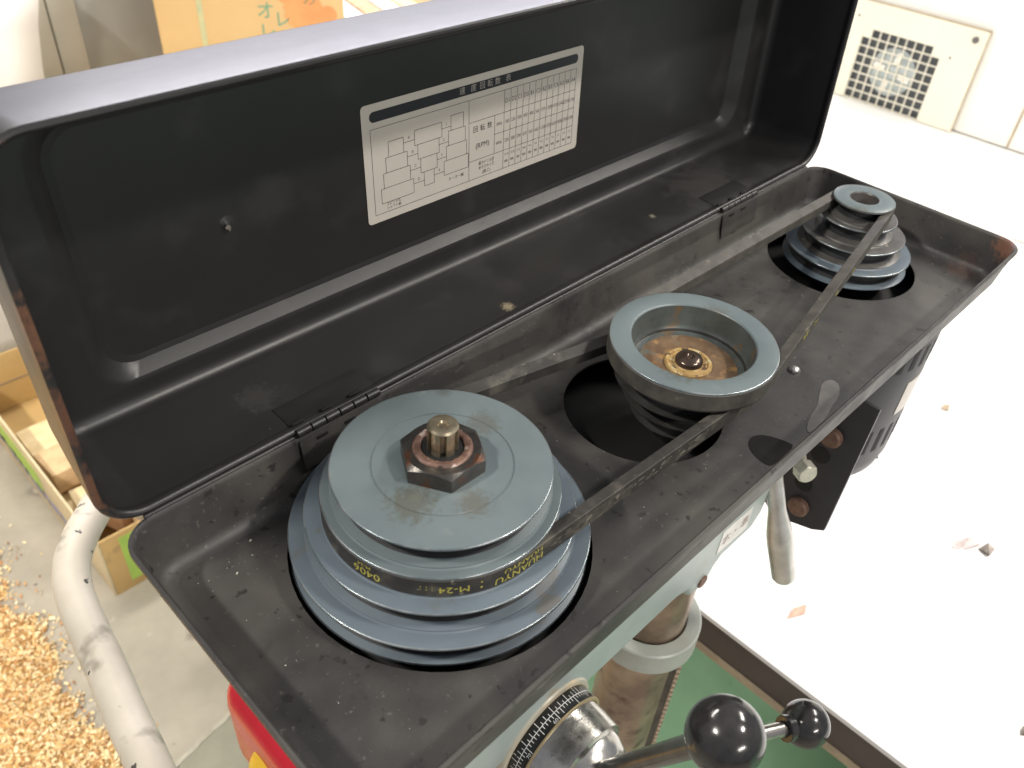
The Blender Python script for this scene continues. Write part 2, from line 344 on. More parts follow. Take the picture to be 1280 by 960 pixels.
# rivet, dark patch, pale film, hinge leaves on the tray
build('rivet', MB().lathe([(4.6, 0), (4.6, .8), (4, 2.2), (2.4, 3.2), (0, 3.6)], (457, 61, 0), n=24), 'silver', tp)
res = [(460.9, 38.7), (470.3, 35.7), (468.0, 27.7), (452.9, 21.0), (440, 20), (428, 16.5), (414.2, 15.6), (402, 15.5), (400.5, 18.0), (413.0, 23.9), (432.3, 26.9), (446.7, 33.6)]
sm = []
for i in range(len(res)):
    a, b, c = res[i-1], res[i], res[(i+1) % len(res)]
    sm += [((a[0]+3*b[0])/4, (a[1]+3*b[1])/4), ((c[0]+3*b[0])/4, (c[1]+3*b[1])/4)]
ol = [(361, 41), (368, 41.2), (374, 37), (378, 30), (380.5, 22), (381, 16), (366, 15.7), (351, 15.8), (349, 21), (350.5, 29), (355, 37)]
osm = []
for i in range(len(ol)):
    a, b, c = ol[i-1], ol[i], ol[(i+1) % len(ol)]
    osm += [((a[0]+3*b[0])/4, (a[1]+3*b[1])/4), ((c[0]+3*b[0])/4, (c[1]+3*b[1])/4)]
build('dark_patch', MB().prism(osm, .05, .2), 'darkpatch', tp)  # flat near-black patch on the floor by the front wall
build('pale_film', MB().prism(sm, .05, .35), 'palefilm', tp)  # thin pale sheet lying on the tray floor

# --- lid: deeper pressed box hinged along the back rim, tipped just past upright
AL = .043; HL = 77.8; DL = 9.0
def lid(x, u, v): return Vector((x, W_+.6+u*sin(AL)+v*cos(AL), HR+1.2+u*cos(AL)-v*sin(AL)))
X0, X1, WL = -3.6, 734.7, 211.0
def ring_lid(inset, v, r0=24, rmin=6):
    return [lid(a, b, v) for a, b in rrect(X0+inset, inset, X1-inset, WL-inset, max(r0-inset*.9, rmin), 8)]
lm = MB(); pr = [(.1, .2), (1.4, -.1), (2.6, .5), (3.4, 1.6), (3.7, 3), (3.5, 4.4), (2.9, 5.8), (2.9, 7.5), (3.5, 10)]
pr += [(3.5+(DL-3.5)*.45, HL*.45), (DL-.6, HL-9)]
for t in range(1, 7): a = radians(90*t/6); pr.append((DL-.6+9*(1-cos(a)), HL-9+9*sin(a)))
EM = 9.0
pr_in = pr + [(23, HL)]
out = [(.1, .2), (-.8, 1.2), (-.8, 4), (2.4, HL*.45), (DL-2.4, HL-7)]
for t in range(1, 6): a = radians(90*t/5); out.append((DL-2.4+9*(1-cos(a)), HL-7+9*sin(a)))
rings_shell(lm, [ring_lid(i, v) for i, v in pr_in])
rings_shell(lm, [ring_lid(i, v) for i, v in out])
# embossed centre panel
def ring_emb(x0, u0, x1, u1, v, r): return [lid(a, b, v) for a, b in rrect(x0, u0, x1, u1, r, 8)]
emb = [ring_lid(23, HL), ring_emb(33, 25, X1-39, WL-25, HL, 24), ring_emb(36, 27, X1-42, WL-27, HL+.8, 23), ring_emb(45, 33, X1-51, WL-33, HL+EM-.9, 19), ring_emb(50, 36.5, X1-55, WL-36, HL+EM, 17)]
emb[0] = ring_lid(23, HL, 24, 6)
rings_shell(lm, emb); n = len(emb[-1]); lm.add(emb[-1], [tuple(range(n))])
bk = ring_lid(22, HL+12); lm.add(bk, [tuple(range(len(bk)))]); rings_shell(lm, [ring_lid(DL-2.4+9, HL+2), bk])
lp = build('cover_lid', lm, 'lid', press, 28)
# small dent with a bright chip on the back panel
wn = lid(0, 0, -1)-lid(0, 0, 0); wu = lid(0, 1, 0)-lid(0, 0, 0); wm = MB()
wm.lathe([(4.5, 0), (3.4, .5), (2.2, .9), (.9, 2.0), (0, 2.3)], lid(135, 99, HL+EM), wn, 20)
for q in wm.v: d_ = q-lid(135, 99, HL+EM); q += wu*(d_.dot(wn)*-.9)+Vector((1, 0, 0))*sin(d_.x*2.1)*.5
build('weld_mark', wm, 'lid', lp)
build('paint_chip', MB().prism([(-1.8, .6), (-.4, 1.6), (1.5, 1.0), (1.9, -.6), (.8, -3.0), (-.2, -1.2), (-1.5, -.6)], 0, .4, lid(134, 97.2, HL+EM)+wn*2.4, Vector((1, 0, 0)), wu), 'scrapdark', lp)

# --- hinges
def hinge(x0, x1):
    k = MB(); n = 6; step = (x1-x0)/n
    piv = pivot('hinge', press, ((x0+x1)/2, W_, HR+3))
    for i in range(n):
        a = x0+i*step+.35; b = x0+(i+1)*step-.35
        kk = MB().cyl((a, W_-.4, HR+2.6), (b, W_-.4, HR+2.6), 2.7, n=20, ch=.3); build('knuckle', kk, 'hinge', piv)
    ez = lid(0, 0, 1)-lid(0, 0, 0); eu = lid(0, 1, 0)-lid(0, 0, 0)
    slope = (ez*26+eu*2.9).normalized(); nrm = slope.cross(Vector((-1, 0, 0))).normalized()
    if nrm.dot(eu) < 0: nrm = -nrm
    c = lid((x0+x1)/2, 4.1, 14)
    R = Matrix((Vector((1, 0, 0)), slope, Vector((1, 0, 0)).cross(slope))).transposed()
    build('hinge_leaf', MB().box(c, (x1-x0, 20, .5), R, .15), 'lid', piv)
    wl = Vector((0, -DR*.9, -HR)).normalized(); c2 = Vector(((x0+x1)/2, W_-4.9, HR-12))
    R2 = Matrix((Vector((1, 0, 0)), wl, Vector((1, 0, 0)).cross(wl))).transposed()
    build('hinge_leaf', MB().box(c2, (x1-x0, 22, .8), R2, .2), 'tray', piv)
    for i in (0, 2, 4):
        s = MB().box(lid(x0+(i+.5)*step, 4.9, 4.2), (step*.8, 2.2, .9), R, .2); build('hinge_slot', s, 'slot', piv)
    for i in (1, 3):
        s = MB().box(Vector((x0+(i+.5)*step, W_-4.0, HR-4.5)), (step*.8, 2.2, 1.1), R2, .2); build('hinge_slot', s, 'slot', piv)
hinge(111, 173); hinge(561, 619)

# --- speed chart sticker on the lid
LV = HL+EM-.25
bx0, bx1, bu0, bu1 = 237.3, 454, 62, 145.4
chart = MB(); ex = Vector((1, 0, 0)); eu = lid(0, 1, 0)-lid(0, 0, 0)
P = rrect(bx0, bu0, bx1, bu1, 3, 4)
chart.prism([(a, b) for a, b in P], 0, .2, lid(0, 0, LV), ex, eu)
# ex x eu points back to front? make sure the sheet sits on the inner side
cp = build('speed_chart', chart, 'label', press)
fr = (ex.cross(eu)).normalized(); inward = (lid(0, 0, 0)-lid(0, 0, 1)).normalized()
sgn = 1 if fr.dot(inward) > 0 else -1
if sgn < 0:
    for q in cp.data.vertices: q.co += inward*.2*U
def FL(off): return lambda x, u: lid(x, u, LV)+inward*off
f1 = FL(.30); f2 = FL(.36); lines = MB()
def bar(mb, xa, ua, xb, ub, f=f1): mb.add([f(xa, ua), f(xb, ua), f(xb, ub), f(xa, ub)], [(0, 1, 2, 3)])
def seg(xa, ua, xb, ub, t=.34):
    if abs(ua-ub) < 1e-6: bar(lines, xa, ua-t/2, xb, ua+t/2)
    else: bar(lines, xa-t/2, ua, xa+t/2, ub)
bw, bh = bx1-bx0, bu1-bu0
def X(a): return bx0+a*bw
def Y(b): return bu1-b*bh                      # b measured downwards
lines.add([f1(a, b) for a, b in rrect(X(.03), Y(.148), X(.972), Y(.062), 3.4, 5)], [tuple(range(24))])
fx0, fx1, fy0, fy1 = .03, .968, .20, .93
for b in (fy0, fy1): seg(X(fx0), Y(b), X(fx1), Y(b))
for a in (fx0, fx1): seg(X(a), Y(fy1), X(a), Y(fy0))
xm = .435; seg(X(xm), Y(fy1), X(xm), Y(fy0))
ya, yb, yc = .40, .575, .755; xs0 = .60; xh = .555
for b in (ya, yc): seg(X(xm), Y(b), X(fx1), Y(b))
seg(X(xh), Y(yb), X(fx1), Y(yb)); seg(X(xh), Y(yc), X(xh), Y(ya))
ncol = 12; cw = (fx1-xs0)/ncol
for i in range(ncol): seg(X(xs0+i*cw), Y(fy1), X(xs0+i*cw), Y(fy0))
txt = MB()
def T(body, a, b, size, sx=1, mb=None, f=f1): put_text(mb if mb is not None else txt, body, f, size, X(a), Y(b), sx)
tw = MB()
for ch, a in zip('速度回転数表', (.405, .455, .495, .53, .565, .615)): T(ch, a, .105, 5.6, mb=tw, f=f2)
T('回', .465, .475, 5.2); T('転', .498, .475, 5.2); T('数', .531, .475, 5.2); T('(RPM)', .498, .60+.03, 5.6)
T('最大ドリル径', .518, .80, 3.3, .82); T('めやすサイズ', .518, .845, 3.3, .82); T('(鉄工)', .518, .89, 3.3)
cols = ['D1', 'D2', 'C1', 'D3', 'B1', 'C3', 'A2', 'B3', 'C4', 'A3', 'B4', 'A4']
r50 = ['180', '250', '300', '400', '480', '560', '970', '1280', '1410', '1540', '2270', '2740']
r60 = ['250', '300', '390', '470', '560', '660', '1150', '1520', '1650', '1820', '2700', '3100']
szs = ['13-10', '13-10', '11-8', '10-8', '8-6', '8-6', '6-5', '6-4', '5-4', '4-3', '2-4', '1-3']
T('50Hz', (xh+xs0)/2, .49, 3.5, .8); T('60Hz', (xh+xs0)/2, .665, 3.5, .8)
tg = MB()
for i in range(ncol):
    a = xs0+(i+.5)*cw
    T(cols[i], a, .30, 4.9, .85, tg); T(r50[i], a, .49, 4.0, .78, tg); T(r60[i], a, .665, 4.0, .78, tg); T(szs[i], a, .80, 2.6, .75, tg); T('㎜', a, .865, 3.4)
def boxl(a0, b0, a1, b1):
    seg(X(a0), Y(b0), X(a1), Y(b0)); seg(X(a0), Y(b1), X(a1), Y(b1)); seg(X(a0), Y(b1), X(a0), Y(b0)); seg(X(a1), Y(b1), X(a1), Y(b0))
dy0, dh = .31, .128
Ls = [(.095, .155), (.082, .168), (.070, .178), (.058, .190)]
Ms = [(.20, .315), (.212, .302), (.222, .292), (.235, .278)]
Rs = [(.355, .41), (.343, .418), (.333, .424), (.322, .432)]
for k in range(4):
    b0 = dy0+.0+k*dh
    boxl(Ls[k][0], b0+.025, Ls[k][1], b0+dh+.025); boxl(Ms[k][0], b0, Ms[k][1], b0+dh); boxl(Rs[k][0], b0-.03, Rs[k][1], b0+dh-.03)
    seg(X(Ls[k][1]), Y(b0+.075), X(Ms[k][0]), Y(b0+.075)); seg(X(Ms[k][1]), Y(b0+.06), X(Rs[k][0]), Y(b0+.06))
    T('ABCD'[k], (Ls[k][1]+Ms[k][0])/2, b0+.045, 3.0, 1, tg); T('1234'[k], (Ms[k][1]+Rs[k][0])/2, b0+.03, 3.0, 1, tg)
T('スピンドル', .105, .865, 2.8, .9); T('シャフト側', .105, .90, 2.8, .9); T('モーター側', .375, .845, 3.0)
build('chart_lines', lines, 'ink', cp, smooth=False); build('chart_print', txt, 'ink', cp, smooth=False)['kind'] = 'stuff'
build('chart_figures', tg, 'inkgrey', cp, smooth=False)['kind'] = 'stuff'; build('chart_title', tw, 'labeltext', cp, smooth=False)

# --- pulleys
PI_ = 15.5; ZT = 62.0
def step_prof(R, dep=11.5, start=None, up=False, rt=1.3):
    """outer profile of a four step V pulley, from the top down"""
    p = []
    for k, r in enumerate(R):
        zt = ZT-PI_*k
        nxt = R[k+1] if k < 3 else r
        top = [(r-.9, zt), (r-.45, zt-.07), (r-.14, zt-.26), (r, zt-.6)]
        if k and r < R[k-1]: top = [(r, zt), (r, zt-.1), (r, zt-.2), (r, zt-.3)]
        p += top + [(r, zt-rt), (r-dep, zt-rt-3.0), (r-dep, zt-10.6), (r, zt-14.0)]
        if nxt >= r: p += [(r, zt-PI_+.8), (r+.8, zt-PI_)] if k < 3 else [(r, zt-PI_+1.0), (r-.8, zt-PI_+.2)]
        else: p += [(r, zt-PI_+.6), (r-.6, zt-PI_)]
    return p
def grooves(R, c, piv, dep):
    """near-black inside of each V groove: painted shade with belt rubber"""
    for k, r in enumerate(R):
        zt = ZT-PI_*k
        build('groove_shade', MB().lathe([(r-.5, zt-1.75), (r-dep+.35, zt-4.7), (r-dep+.35, zt-10.3), (r-4.6, zt-12.35)], c, n=128), 'groove', piv, 33)
def rim_highlights(R, c, piv, z0=ZT):  # pale ring on each rim: an edge highlight painted as bare metal
    for k, r in enumerate(R):
        zt = z0-PI_*k
        build('edge_highlight', MB().lathe([(r-.62, zt+.02), (r-.42, zt-.02), (r-.12, zt-.20), (r+.04, zt-.55), (r+.04, zt-1.0)], c, n=128), 'edgelight', piv, 60)
SC = Vector((147, 119, 0)); MC = Vector((350, 94.5, 0)); OC = Vector((646.7, 120, 0))
def ofs(piv, loc): return piv
# spindle pulley: two tones of enamel, upper steps greyer
sp = step_prof([61.5, 67.5, 77.5, 87.5])
s_piv = pivot('spindle_pulley', press, SC)
cut = 17 # first two steps
upper = [(14, ZT-1), (14, ZT), (38.6, ZT), (39.0, ZT-.6), (39.5, ZT-.6), (39.9, ZT)] + sp[:cut+1]
build('upper_steps', MB().lathe(upper, SC, n=128), 'pul', s_piv, 33)
build('lower_steps', MB().lathe(sp[cut:] + [(14, .2)], SC, n=128), 'pulblue', s_piv, 33)
grooves([61.5, 67.5, 77.5, 87.5], SC, s_piv, 11.5); rim_highlights([61.5, 67.5, 77.5, 87.5], SC, s_piv)
build('edge_highlight', MB().lathe([(87.54, 2.6), (87.56, 1.3), (87.2, .7)], SC, n=128), 'edgelight', s_piv, 60)
nutb = MB().hexa(SC+Vector((0, 0, ZT+.1)), (0, 0, 1), 24.5, 11, rot=radians(0))
build('spindle_nut', nutb, 'nut', s_piv, 25)
slv = MB().lathe([(11.8, ZT+9), (11.8, ZT+11.8), (12.3, ZT+12.4), (15.0, ZT+12.5), (16.4, ZT+11.6), (16.6, ZT+10.9)], SC, n=48)
for q in slv.v: q.z += random.uniform(-.5, .5)
build('threaded_sleeve', slv, 'rust', s_piv, 60)
# dark well between sleeve and shaft
build('spindle_bore', MB().lathe([(0, ZT+11.15), (11.9, ZT+11.15)], SC, n=48), 'slot', s_piv)
sh = MB(); nsp = 6; pl = []
for i in range(nsp):
    a0 = 2*pi*i/nsp + radians(20)
    for da, r in ((-.30, 8.4), (-.15, 8.5), (0, 8.6), (.15, 8.5), (.30, 8.4), (.34, 5.2), (.70, 5.2)):
        pl.append((r*cos(a0+da), r*sin(a0+da)))
sh.prism(pl, ZT, 26.6, SC)
sh.lathe([(6.2, ZT+26.4), (8.5, ZT+26.7), (7.5, ZT+27.9), (6.4, ZT+28.1), (2.9, ZT+27.8), (2.2, ZT+26.6), (0, ZT+26.0)], SC, n=40)
build('spindle_shaft', sh, 'shaft', s_piv, 30)

# middle pulley: largest step on top, deep bore with oily bearing
m_piv = pivot('idler_pulley', press, MC)
mp = step_prof([57, 50, 42, 34])
mprof = [(35, ZT-21.5), (36.5, ZT-21.5), (39.5, ZT-20), (41.3, ZT-17), (41.9, ZT-2), (42.6, ZT-.3), (43.2, ZT)] + mp + [(15, .2)]
build('pulley_body', MB().lathe([(42.0, ZT-1.2), (42.6, ZT-.3), (43.2, ZT)] + mp[:5], MC, n=128), 'pul', m_piv, 33)
build('pulley_bore', MB().lathe([(31.4, ZT-21.5), (36.5, ZT-21.5), (39.0, ZT-20.6), (40.6, ZT-18.4), (41.2, ZT-16), (42.0, ZT-1.2)], MC, n=128), 'bore', m_piv, 33)
build('lower_steps', MB().lathe(mp[4:] + [(15, .2)], MC, n=128), 'shadeiron', m_piv, 30)
build('oily_hub', MB().lathe([(16, ZT-20.9), (20, ZT-21), (26, ZT-21.2), (34, ZT-21.25)], MC, n=64), 'rustfloor', m_piv)
build('bearing_ring', MB().lathe([(8, ZT-19.6), (9.6, ZT-18.9), (10.4, ZT-19.6), (13.2, ZT-19.7), (13.8, ZT-18.6), (15.6, ZT-18.6), (16.4, ZT-19.4), (16.6, ZT-21)], MC, n=64), 'brass', m_piv, 30)
build('idler_bolt', MB().lathe([(9.6, ZT-19.8), (9.6, ZT-16.6), (8.6, ZT-15.2), (5.4, ZT-14.2), (3.6, ZT-14.0), (3.2, ZT-14.9), (2.2, ZT-16.2), (1.4, ZT-15.2), (0, ZT-15)], MC, n=40), 'darkbolt', m_piv, 40)
build('idler_post', MB().cyl(MC+Vector((0, 0, -60)), MC+Vector((0, 0, 36)), 15), 'rodark', m_piv)

grooves([50, 42, 34], MC+Vector((0, 0, -PI_)), m_piv, 11.5); rim_highlights([57], MC, m_piv)

# motor pulley
o_piv = pivot('motor_pulley', press, OC)
grooves([27, 34, 46, 56], OC, o_piv, 9); rim_highlights([34, 46, 56], OC, o_piv, ZT-PI_)
op = step_prof([27, 34, 46, 56], dep=9)
build('upper_steps', MB().lathe([(11, ZT-10.5), (12.2, ZT-10.2), (12.3, ZT-1), (12.9, ZT-.1), (13.2, ZT)] + op[:29], OC, n=96), 'iron', o_piv, 30)
op2 = op[28:]
build('lower_steps', MB().lathe(op2 + [(12, .2)], OC, n=96), 'pulblue', o_piv, 30)
build('top_face', MB().lathe([(13.0, ZT+.15), (13.4, ZT+.3), (26.2, ZT+.3), (26.8, ZT-.1), (27.05, ZT-1.6)], OC, n=96), 'pul', o_piv, 40)
build('motor_shaft', MB().cyl(OC+Vector((0, 0, -40)), OC+Vector((0, 0, ZT-10)), 11, ch=1), 'rust', o_piv)
build('shaft_key', MB().box(OC+Vector((-6, -6, ZT-8.2)), (5, 5, 4), bev=.5), 'shaft', o_piv)

# --- V belts
def belt(name, c1, r1, c2, r2, zc, wd, th, m):
    c1 = Vector(c1[:2]); c2 = Vector(c2[:2]); d = c2-c1; D = d.length; a0 = atan2(d.y, d.x); be = math.acos((r1-r2)/D)
    path = []
    n1 = 72; n2 = 56
    for i in range(n1+1): a = a0+be+(2*pi-2*be)*i/n1; path.append((c1.x+r1*cos(a), c1.y+r1*sin(a), cos(a), sin(a)))
    e0 = path[-1]; a = a0-be; s0 = (c2.x+r2*cos(a), c2.y+r2*sin(a))
    for i in range(1, 24): t = i/24; path.append((e0[0]*(1-t)+s0[0]*t, e0[1]*(1-t)+s0[1]*t, cos(a), sin(a)))
    for i in range(n2+1): b = a0-be+(2*be)*i/n2; path.append((c2.x+r2*cos(b), c2.y+r2*sin(b), cos(b), sin(b)))
    e0 = path[-1]; s0 = path[0]
    for i in range(1, 24): t = i/24; path.append((e0[0]*(1-t)+s0[0]*t, e0[1]*(1-t)+s0[1]*t, cos(a0+be), sin(a0+be)))
    h = wd/2; hb = wd*.33
    sec = [(-.5, h), (0, h-.5), (0, -h+.5), (-.5, -h), (-th+.4, -hb), (-th, -hb+.4), (-th, hb-.4), (-th+.4, hb)]
    vs = []; fs = []; n = len(path); k = len(sec)
    for x, y, nx, ny in path:
        for o, z in sec: vs.append((x+nx*o, y+ny*o, zc+z))
    for i in range(n):
        j = (i+1) % n
        for q in range(k): r = (q+1) % k; fs.append((i*k+q, i*k+r, j*k+r, j*k+q))
    return build(name, MB().add(vs, fs), m, press, 25)
RS = 67.9; zb1 = ZT-PI_-7.7; zb0 = ZT-7.7
sb = belt('drive_belt', SC, RS, MC, 50.4, zb1, 12.8, 8, 'belt'); sb['label'] = 'belt round the large front pulley with yellow print'
mb_ = belt('drive_belt', MC, 57.4, OC, 27.4, zb0, 12.6, 8, 'beltgrey'); mb_['label'] = 'belt round the small rear pulley'
# yellow print, reading upside down from this side
yp = MB()
_d = Vector((MC.x-SC.x, MC.y-SC.y)); _be = math.acos((RS-50.4)/_d.length); A_T = atan2(_d.y, _d.x)-_be
def on_belt(body, ang, size, dz=0, sx=1):
    v, fs = text2d(body); vs = []
    for a, b in v:
        th = radians(ang) - a*sx*size/RS; z = zb1+dz-b*size
        if th <= A_T: vs.append((SC.x+(RS+.12)*cos(th), SC.y+(RS+.12)*sin(th), z))
        else:
            e = (th-A_T)*RS; vs.append((SC.x+(RS+.12)*cos(A_T)-sin(A_T)*e, SC.y+(RS+.12)*sin(A_T)+cos(A_T)*e, z))
    yp.add(vs, fs)
on_belt('HUANYU', -94, 7.0, -2.0, 1.12); on_belt('HUANYU', -92, 4.4, 3.4, 1.45)
on_belt('M-24', -126, 6.6, -.6, 1.2); on_belt(': : :', -138, 6, 0); on_belt('0406', -166, 7.5, -1.0, 1.15); on_belt('M-24', -167, 3.4, 3.8, 1.2); on_belt('▪', -114, 4.2, -2.2); on_belt('▪', -114, 3.4, 2)
build('belt_print', yp, 'yellow', sb, smooth=False)['kind'] = 'stuff'
# worn yellow flecks and dusty patches on the belts' outer faces
fl = MB()
def fleck(mb, c1, r1, c2, r2, zc, t, ln, hh, dz=0):
    c1 = Vector(c1[:2]); c2 = Vector(c2[:2]); d = c2-c1; D = d.length; a = atan2(d.y, d.x)-math.acos((r1-r2)/D)
    p = c1+Vector((cos(a), sin(a)))*(r1+.1); q = c2+Vector((cos(a), sin(a)))*(r2+.1); tt = (q-p).normalized(); m = p+(q-p)*t
    pts = []
    for i in range(9):
        an = 2*pi*i/9; rr = random.uniform(.5, 1)
        e = m+tt*ln*rr*cos(an); pts.append((e.x, e.y, zc+dz+hh*rr*sin(an)))
    mb.add(pts, [tuple(range(9))])
for t, l, h, dz in ((.22, 9, 1.6, 1), (.30, 7, 1.2, 0), (.47, 10, 1.5, 1), (.62, 8, 1.2, -1)):
    for k in range(5): fleck(fl, MC, 57.4, OC, 27.4, zb0, t+random.uniform(-.015, .015), l*.35, h*.6, dz+random.uniform(-2, 2))
build('worn_print', fl, 'yellow', mb_, smooth=False)['kind'] = 'stuff'
fd = MB()
for t in [random.uniform(.02, .78) for _ in range(90)]:
    fleck(fd, SC, RS, MC, 50.4, zb1, t, random.uniform(1, 6), random.uniform(.4, 1.6), random.uniform(-3.6, 3.6))
build('dust_patch', fd, 'beltdust', sb, smooth=False)['kind'] = 'stuff'

# --- head casting, boss, sticker
hc = MB(); hp = [(54, -25), (54, -118), (72, -145), (322, -145), (336, -150), (345, -165), (368, -168), (377, -150), (384, -145), (428, -145), (440, -132), (446, -100), (446, -25)]
bm = bmesh.new()
A = [bm.verts.new((x, 40, z)) for x, z in hp]; B = [bm.verts.new((x, 196, z)) for x, z in hp]; n = len(hp)
bm.faces.new(A); bm.faces.new(list(reversed(B)))
for i in range(n): bm.faces.new((A[i], A[(i+1) % n], B[(i+1) % n], B[i]))
bmesh.ops.recalc_face_normals(bm, faces=bm.faces[:])
bmesh.ops.bevel(bm, geom=[e for e in bm.edges if not (abs(e.verts[0].co.z+25) < .1 and abs(e.verts[1].co.z+25) < .1)], offset=5, segments=3, profile=.5, affect='EDGES')
bm.verts.index_update(); hc.add([q.co.copy() for q in bm.verts], [[q.index for q in f.verts] for f in bm.faces]); bm.free()
hc.cyl((147, 119, -146), (147, 119, -250), 52, n=56, ch=3)
head = build('head_casting', hc, 'cast', press, 40)
build('cast_bolt', MB().cyl((360, 46, -156), (360, 38.4, -156), 6, n=24), 'rustbolt', head)
st = MB(); st.prism([(370.5, -103.8), (413.8, -106.0), (415, -133), (370, -130.5)], 0, .3, (0, 39.9, 0), (1, 0, 0), (0, 0, 1))
stk = build('head_sticker', st, 'white', press, smooth=False)
for q in stk.data.vertices: q.co.y -= .3*U*0
sp_ = MB(); put_text(sp_, '本・準', lambda a, b: Vector((a, 39.4, b)), 13.5, 392.5, -119)
build('sticker_print', sp_, 'stickerprint', stk, smooth=False)

# --- feed hub, depth dial
HC = Vector((174, 0, -155))
bossm = MB().lathe([(0, 60), (50, 60), (50, -1), (48.5, -3), (0, -3)], HC+Vector((0, 0, 0)), (0, -1, 0), 64)
boss = MB().lathe([(0, -60), (47, -60), (44, -40.5), (43, -38.6), (41, -38), (0, -38)], HC, (0, -1, 0), 72)
build('dial_boss', boss, 'castbeige', press)
ax = (0, -1, 0)
hub = pivot('feed_hub', press, HC)
build('depth_dial', MB().lathe([(0, -38.5), (39, -38.5), (39.2, -38), (38.6, -27), (38, -26.4), (0, -26.4)], HC, ax, 96), 'dial', hub)
build('dial_edge', MB().lathe([(38.4, -26.7), (39.3, -26.3), (39.2, -25.3), (37, -25.0)], HC, ax, 96), 'goldedge', hub)
build('dial_edge', MB().lathe([(40.4, -39.0), (40.5, -38.2), (39.8, -37.9), (39, -38.0)], HC, ax, 96), 'goldedge', hub)
dm = MB()
def dial_pt(ang, y, off=.12):
    t = (-38-y*-1) if False else 0
    r = 39.2-(38-y)*.055+off
    return Vector((HC.x+r*cos(ang), y, HC.z+r*sin(ang)))
def dbar(a0, a1, y0, y1):
    n = max(1, int(abs(a1-a0)/.05))
    for i in range(n):
        b0 = a0+(a1-a0)*i/n; b1 = a0+(a1-a0)*(i+1)/n
        dm.add([dial_pt(b0, y0), dial_pt(b1, y0), dial_pt(b1, y1), dial_pt(b0, y1)], [(0, 1, 2, 3)])
dbar(0, 2*pi, 32.2, 32.7)
for i in range(0, 87):
    a = radians(97+i*4.15); ln = 6.0 if i % 10 == 0 else (4.6 if i % 5 == 0 else 2.6)
    dbar(a-.007, a+.007, 32.5-ln, 32.5)
for i in range(72):
    a = radians(97+i*5.0); ln = 5.0 if i % 4 == 0 else (3.6 if i % 2 == 0 else 2.2)
    dbar(a-.006, a+.006, 32.5, 32.5+ln)
for num, dg, y_, sz in [(str(60+10*k if 60+10*k < 120 else 60+10*k-80), 101.5+41.5*k, 27.9, 4.0) for k in range(8)]+[('2', 62, 36.4, 3.4), ('3', 152, 36.4, 3.4)]:
    v, fs = text2d(num); a = radians(dg)
    dm.add([dial_pt(a-u_*sz/39, y_+v_*sz*.9, .13) for u_, v_ in v], fs)
build('dial_marks', dm, 'dialmark', hub, smooth=False)
build('hub_body', MB().lathe([(37, -26.4), (36.5, -25), (35.6, -12), (34.5, -4), (31, -2.6), (30.4, -2), (29.8, 1.0), (26.5, 8.5), (25.4, 9.6), (0, 9.6)], HC, ax, 96), 'chrome', hub, 25)
b1 = Vector((157, -72, 16)); b2 = Vector((339, -79, -194)); b3 = Vector((20, -74, -262))
for bb, mrod in ((b1, 'rodark'), (b2, 'rod'), (b3, 'rod')):
    s0 = HC+Vector((0, -2, 0)); d = (bb-s0).normalized(); rad = 19.0 if bb is b1 else 18.0
    fh = pivot('feed_handle', press, s0)
    build('handle_rod', MB().cyl(s0+d*20, bb-d*rad*.6, 6.2 if bb is b1 else 5.6, n=28), mrod, fh)
    kb = MB()
    pr_ = [(0, -rad)] + [(rad*sin(pi*i/32), -rad*cos(pi*i/32)) for i in range(1, 32)] + [(0, rad)]
    kb.lathe(pr_, bb, d, 56)
    build('ball_knob', kb, 'ball', fh)
    build('knob_collar', MB().lathe([(6, -rad-3.4), (9.2, -rad-3.2), (9.8, -rad-2.4), (9.8, -rad+4), (8, -rad+5)], bb, d, 36), 'ball', fh)

# --- column, collar, rack
cc = Vector((397, 95, 0))
build('column', MB().cyl(cc+Vector((0, 0, -1080)), cc+Vector((0, 0, -3)), 36, n=64), 'column', press)
build('rack_collar', MB().lathe([(37.5, -318), (50, -318), (51.5, -316.5), (51.5, -290.5), (50, -289), (38.2, -289), (37.2, -290)], cc, n=64), 'collar', press, 30)
# rack bar with teeth
rk = pivot('column_rack', press, (432, 62, -700))
rd = Vector((.72, -.694, 0)).normalized(); sd = Vector((-rd.y, rd.x, 0)); RR = Matrix((rd, sd, Vector((0, 0, 1)))).transposed()
build('rack_bar', MB().box(cc+rd*40+Vector((0, 0, -690)), (9, 11, 744), RR, 1), 'rodark', rk)
tooth = None
for i in range(60):
    z = -372-i*9.0
    if tooth is None:
        tooth = build('rack_tooth', MB().prism([(0, -3.2), (4.6, -1.5), (4.6, 1.5), (0, 3.2)], -5.5, 11, cc+rd*44.4+Vector((0, 0, z)), rd, (0, 0, 1)), 'column', rk, smooth=False); first = z
    else:
        t = tooth.copy(); sc.collection.objects.link(t); t.parent = rk; t.location = tooth.location+Vector((0, 0, (z-first)*U))
build('column_base', MB().box((397, 95, -1087), (260, 400, 26), bev=6).lathe([(60, -1074), (58, -1040), (40, -1020), (37, -1020)], cc, n=48), 'cast', press)

